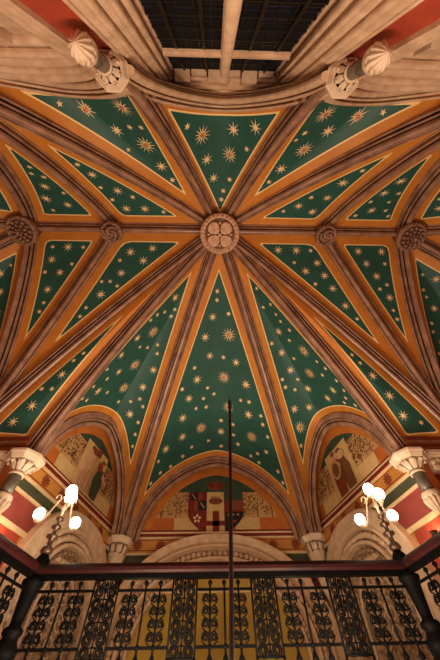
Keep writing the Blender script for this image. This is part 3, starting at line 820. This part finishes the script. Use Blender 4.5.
# ------------------------------------------------------------------ floors
mb = MB(); mb.box((-6.7, -1.2, FLOOR - .1), (6.7, 7.4, FLOOR)); struct(mb, 'floor', ['carpet'])
mb = MB(); LZ = .50; RY = 4.2
mb.box((-2.45, RY - .1, LZ - .2), (2.45, YB, LZ))
for s in (-1, 1):
    vs = [Vector((s * 2.1, RY - .1, 0)), Vector((s * 3.05, RY - .1, 0)), Vector((s * 3.25, 3.45, 0)), Vector((s * 2.62, 1.9, 0)), Vector((s * 2.5, 1.9, 0))]
    q = [v + Vector((0, 0, LZ - .2)) for v in vs] + [v + Vector((0, 0, LZ)) for v in vs]; n = 5
    mb.add(q, [tuple(range(n)), tuple(range(2 * n - 1, n - 1, -1))] + [(i, (i + 1) % n, n + (i + 1) % n, n + i) for i in range(n)])
struct(mb, 'floor_landing', ['stone_brown'])

# ------------------------------------------------------------------ balustrades
RAILZ = 1.285; TOPB = 1.14; BOTB = .70
def spiral(mb, P, cu, cv, r, turns, dirn, start, tr=.0092, n=20):
    pts = []
    for i in range(n + 1):
        t = i / n; a = start + dirn * turns * 2 * PI * t; rr = r * (1 - .82 * t)
        pts.append(P(cu + rr * math.cos(a), cv + rr * math.sin(a), 0))
    mb.tube(pts, tr, 4)
def balustrade(label, A, B, groups, panels, newels, w_in, w_out):
    A, B = Vector((*A, 0)), Vector((*B, 0)); d = (B - A).normalized(); L = (B - A).length; nn = Vector((-d.y, d.x, 0))
    mid = (A + B) / 2
    o = thing('balustrade', label, 'balustrade', (mid.x, mid.y, LZ), 'balustrades of the landing')
    def P(u, v, w=0): return A + d * u + nn * w + Vector((0, 0, v))
    # moulded mahogany handrail
    prof = [(-.055, 0), (-.07, .02), (-.075, .05), (-.06, .08), (-.03, .10), (.03, .10), (.06, .08), (.075, .05), (.07, .02), (.055, 0)]
    mb = MB(); k = len(prof)
    vs = [P(0, RAILZ + z, x) for x, z in prof] + [P(L, RAILZ + z, x) for x, z in prof]
    mb.add(vs, [(i, (i + 1) % k, k + (i + 1) % k, k + i) for i in range(k)] + [tuple(range(k))[::-1], tuple(range(k, 2 * k))], 0)
    mb.build('handrail', 'wood', o)
    mb = MB(); mb.obox(P(L / 2, RAILZ - .022), d * (L / 2), nn * .035, Vector((0, 0, .022))); mb.build('rail_core', 'iron', o)
    segs = []; cuts = sorted(panels); prev = 0
    for c in cuts: segs.append((prev, c - .145)); prev = c + .145
    segs.append((prev, L))
    for z, nm in ((TOPB, 'top_bar'), (BOTB, 'bottom_bar')):
        mb = MB()
        for a, b in segs:
            mb.obox(P((a + b) / 2, z), d * ((b - a) / 2), nn * .011, Vector((0, 0, .011)))
        mb.build(nm, 'iron', o)
    mb = MB(); mb.obox(P(L / 2, LZ + .012), d * (L / 2), nn * .02, Vector((0, 0, .012))); mb.build('floor_bar', 'iron', o)
    for g, kinds in groups:
        for u, kd in zip((g - .16, g, g + .16), kinds):
            if kd == '-' : continue
            mb = MB(); mb.tube([P(u, LZ + .02), P(u, TOPB + .05)], .0115, 6)
            mb.ball(P(u, TOPB + .065), .022, 8, 5); mb.lathe(P(u, TOPB + .03), [(.01, 0), (.02, .012), (.028, .035), (.012, .05)], 8)
            mb.ball(P(u, BOTB), .024, 8, 5); mb.lathe(P(u, BOTB - .07), [(.028, -.04), (.032, -.02), (.012, .02), (.01, .05)], 8)
            b_ = mb.build('baluster', 'iron', o)
            if kd == 's':
                sc = MB()
                for q in range(4):
                    z = TOPB - .075 - q * .098
                    for sg in (-1, 1):
                        spiral(sc, lambda a, b, c: P(a, b, c), u + sg * .046, z, .042, 1.8, -sg, (PI if sg > 0 else 0) + sg * .9)
                        sc.tube([P(u + sg * .086, z - .005), P(u + sg * .076, z - .035), P(u + sg * .04, z - .062), P(u, z - .088)], .0078, 4)
                    sc.ball(P(u, z - .03), .014, 6, 4)
                sc.build('scrolls', 'iron', b_)
    for u in panels:
        mb = MB(); w = .135; z0, z1 = BOTB - .075, RAILZ - .03
        for x in (-w, w): mb.tube([P(u + x, z0), P(u + x, z1)], .011, 6)
        mb.tube([P(u, z0), P(u, z1)], .008, 6)
        for z in (z0, z1): mb.tube([P(u - w, z), P(u + w, z)], .010, 6)
        for x in (-w, w): mb.tube([P(u + x, LZ + .02), P(u + x, z0)], .012, 6)
        p_ = mb.build('scroll_panel', 'iron', o)
        sc = MB(); rows = 7; hgt = (z1 - z0) / rows
        for q in range(rows):
            z = z0 + hgt * (q + .5)
            for sg in (-1, 1):
                spiral(sc, lambda a, b, c: P(a, b, c), u + sg * .066, z, .060, 2.3, -sg * (1 if q % 2 else -1), (PI if sg > 0 else 0), .0098, 26)
                sc.tube([P(u, z + hgt * .42), P(u + sg * .05, z + hgt * .40), P(u + sg * .115, z + hgt * .15)], .008, 4)
            sc.ball(P(u, z + hgt * .45), .014, 6, 4)
        sc.build('scrolls', 'iron', p_)
    for u in newels:
        c = P(u, 0); mb = MB()
        mb.lathe((c.x, c.y, 0), [(.13, LZ), (.13, LZ + .08), (.10, LZ + .1), (.115, LZ + .16), (.12, LZ + .2), (.085, LZ + .25), (.075, LZ + .29), (.10, LZ + .31), (.10, LZ + .34), (.06, LZ + .37),
                 (.062, LZ + .42), (.085, LZ + .62), (.098, LZ + .68), (.115, LZ + .70), (.118, LZ + .73), (.07, LZ + .76), (.065, LZ + .80), (.095, LZ + .82), (.095, LZ + .90), (.075, LZ + .94), (.04, LZ + .99)], 20)
        mb.build('newel_post', 'iron', o)
    return o
NL, NR = -2.15, 2.20
cen = (NR - NL) / 2; WN = NR - NL
balustrade('long front balustrade of black scrollwork under a mahogany handrail, facing the viewer', (NL, RY), (NR, RY),
           [(cen - 1.79, 'sps'), (cen - .885, 'sps'), (cen, 'sps'), (cen + .885, 'sps'), (cen + 1.79, 'sps')], [cen - 1.33, cen - .445, cen + .445, cen + 1.33], [0, WN], 0, 0)
for s, w, x in ((-1, 'left', NL), (1, 'right', NR)):
    a = (x + s * .022, RY - .10); b = (x + s * .50, RY - 2.25)
    balustrade('short side balustrade running from the %s newel post along the alcove' % w, a, b, [(.36, 'sps'), (1.24, 'sps'), (1.88, 'sps')], [.80, 1.58], [2.12], 0, 0)

# ------------------------------------------------------------------ lamps on the newels
def lamp(label, x, y, angs):
    o = thing('newel_lamp', label, 'lamp', (x, y, LZ + .99), 'lamps on the newel posts')
    z0 = LZ + .985
    mb = MB(); mb.lathe((x, y, 0), [(.05, z0), (.075, z0 + .03), (.06, z0 + .07), (.03, z0 + .1), (.03, z0 + .16), (.07, z0 + .175), (.075, z0 + .195), (.03, z0 + .22), (.024, z0 + .27), (.06, z0 + .285), (.065, z0 + .305), (.022, z0 + .33), (.022, z0 + .37), (.05, z0 + .385), (.052, z0 + .40), (.018, z0 + .42)], 18)
    mb.build('beaded_base', 'bead', o)
    mb = MB(); mb.lathe((x, y, 0), [(.018, z0 + .41), (.016, z0 + .50), (.034, z0 + .52), (.034, z0 + .55), (.015, z0 + .57), (.014, z0 + .63), (.03, z0 + .65), (.03, z0 + .68), (.013, z0 + .70), (.013, 2.17)], 14); mb.build('stem', 'brass', o)
    zc = 1.99
    for a in angs:
        c, s_ = math.cos(math.radians(a)), math.sin(math.radians(a)); R_ = .37
        pts = []
        for i in range(13):
            t = i / 12; r = .015 + (R_ - .015) * t
            z = (z0 + .665) * (1 - t) + (zc - .09) * t + .07 * math.sin(2 * PI * t)
            pts.append((x + r * c, y + r * s_, z))
        mb = MB(); mb.tube(pts, .011, 6)
        curl = [(x + (.17 + .04 * math.cos(q)) * c, y + (.17 + .04 * math.cos(q)) * s_, z0 + .66 + .045 * math.sin(q) + .03) for q in [i * .6 for i in range(9)]]
        mb.tube(curl, .007, 5)
        mb.lathe((x + R_ * c, y + R_ * s_, zc - .09), [(.012, -.02), (.03, .0), (.036, .02), (.02, .025)], 12); mb.build('arm', 'brass', o)
        mb = MB(); mb.ball((x + R_ * c, y + R_ * s_, zc), .074, 20, 12); mb.build('globe', 'globe', o)
    mb = MB(); mb.lathe((x, y, 2.16), [(.012, -.02), (.03, .0), (.036, .02), (.02, .025)], 12); mb.build('cup', 'brass', o)
    mb = MB(); mb.ball((x, y, 2.245), .076, 20, 12, sz=1.1); mb.build('globe', 'globe', o)
lamp('lit multi-globe brass lamp on the left newel post', NL, RY, (-60, 165, 80))
lamp('lit multi-globe brass lamp on the right newel post', NR, RY, (-105, 37, 113))

# ------------------------------------------------------------------ tall pole
pt_, pb_ = Vector((-.004, 1.5, 1.37)), Vector((-.050, 1.5, .22)); pd = (pt_ - pb_).normalized(); pf = pb_ - pd * ((pb_.z - FLOOR) / pd.z)
o = thing('tall_pole', 'tall thin dark metal pole with pointed finial, in front of the balustrade', 'pole', (pf.x, pf.y, FLOOR))
mb = MB(); mb.tube([pf, pt_], .0095, 10); mb.build('rod', 'poleblack', o)
mb = MB(); mb.lathe((pt_.x, pt_.y, pt_.z - .01), [(.008, -.01), (.014, 0), (.014, .02), (.010, .025), (.015, .04), (.013, .055), (.004, .075), (.001, .10)], 12); mb.build('finial', 'poleblack', o)
mb = MB(); mb.lathe((pf.x, pf.y, FLOOR), [(.12, 0), (.12, .02), (.03, .05), (.0125, .12)], 20); mb.build('foot', 'poleblack', o)

# ------------------------------------------------------------------ small wall uplights on the red dado
for s, w in ((-1, 'left'), (1, 'right')):
    o_, d, n = wall_frame(s); c = o_ + d * .30 + n * .09
    o = thing('wall_uplight', 'small dark uplight glowing on the red wall by the %s shell-based shaft' % w, 'lamp', (c.x, c.y, 1.66), 'wall uplights')
    mb = MB(); mb.lathe((c.x, c.y, 0), [(.02, 1.66), (.045, 1.70), (.055, 1.75), (.045, 1.75), (.03, 1.70)], 14); mb.build('cup', 'bead', o)
    mb = MB(); m_ = o_ + d * .30; mb.tube([Vector((m_.x, m_.y, 1.68)) + n * .005, Vector((c.x, c.y, 1.69))], .012, 6); mb.build('bracket', 'bead', o)
    L = bpy.data.lights.new('uplight', 'POINT'); L.energy = 3.5; L.color = (1, .5, .25); L.shadow_soft_size = .02
    q = bpy.data.objects.new('uplight_bulb_light', L); COL.objects.link(q); q.location = Vector((c.x, c.y, 1.79)) * SC

# ------------------------------------------------------------------ added unseen point lights that brighten vault, hall and alcove
def plight(x, y, z, e, r=.12, col=(1, .80, .58)):
    L = bpy.data.lights.new('hall_fill', 'POINT'); L.energy = e; L.color = col; L.shadow_soft_size = r * SC
    q = bpy.data.objects.new('hall_fill_light', L); COL.objects.link(q); q.location = Vector((x, y, z)) * SC
for s in (-1, 1):
    plight(s * .8, 3.2, -.1, 530, .4)
    plight(s * 1.5, 1.0, .1, 110, .14)
    plight(s * 2.6, 1.2, 1.0, 35)
plight(-1.2, 6.0, .9, 15, col=(1, .8, .45)); plight(1.2, 6.0, .9, 11, col=(1, .8, .45))  # added fill inside the alcove, no lamp stands there

w = bpy.data.worlds.new('night'); scene.world = w; w.use_nodes = True
w.node_tree.nodes['Background'].inputs[0].default_value = (.02, .02, .03, 1); w.node_tree.nodes['Background'].inputs[1].default_value = .3

# ------------------------------------------------------------------ camera
def cam_axes(pitch, yaw, roll):
    p, y, r = [math.radians(a) for a in (pitch, yaw, roll)]
    a = Vector((math.sin(y) * math.cos(p), math.cos(y) * math.cos(p), math.sin(p)))
    rt = Vector((math.cos(y), -math.sin(y), 0)); u = rt.cross(a)
    return math.cos(r) * rt + math.sin(r) * u, -math.sin(r) * rt + math.cos(r) * u, a
rt, u, a = cam_axes(57.61, 2.6, -1.75)
cd = bpy.data.cameras.new('camera'); cam = bpy.data.objects.new('camera', cd); COL.objects.link(cam)
cd.sensor_fit = 'VERTICAL'; cd.sensor_height = 36; cd.sensor_width = 24; cd.lens = 283.459 / 660 * 36; cd.clip_start = .05
Mx = Matrix((rt, u, -a)).transposed().to_4x4(); Mx.translation = Vector((-.124, 0, 0)) * SC
cam.matrix_world = Mx; scene.camera = cam
vs_ = scene.view_settings; vs_.view_transform = 'Standard'; vs_.look = 'None'; vs_.exposure = 0.15; vs_.gamma = 1.0; vs_.use_curve_mapping = False
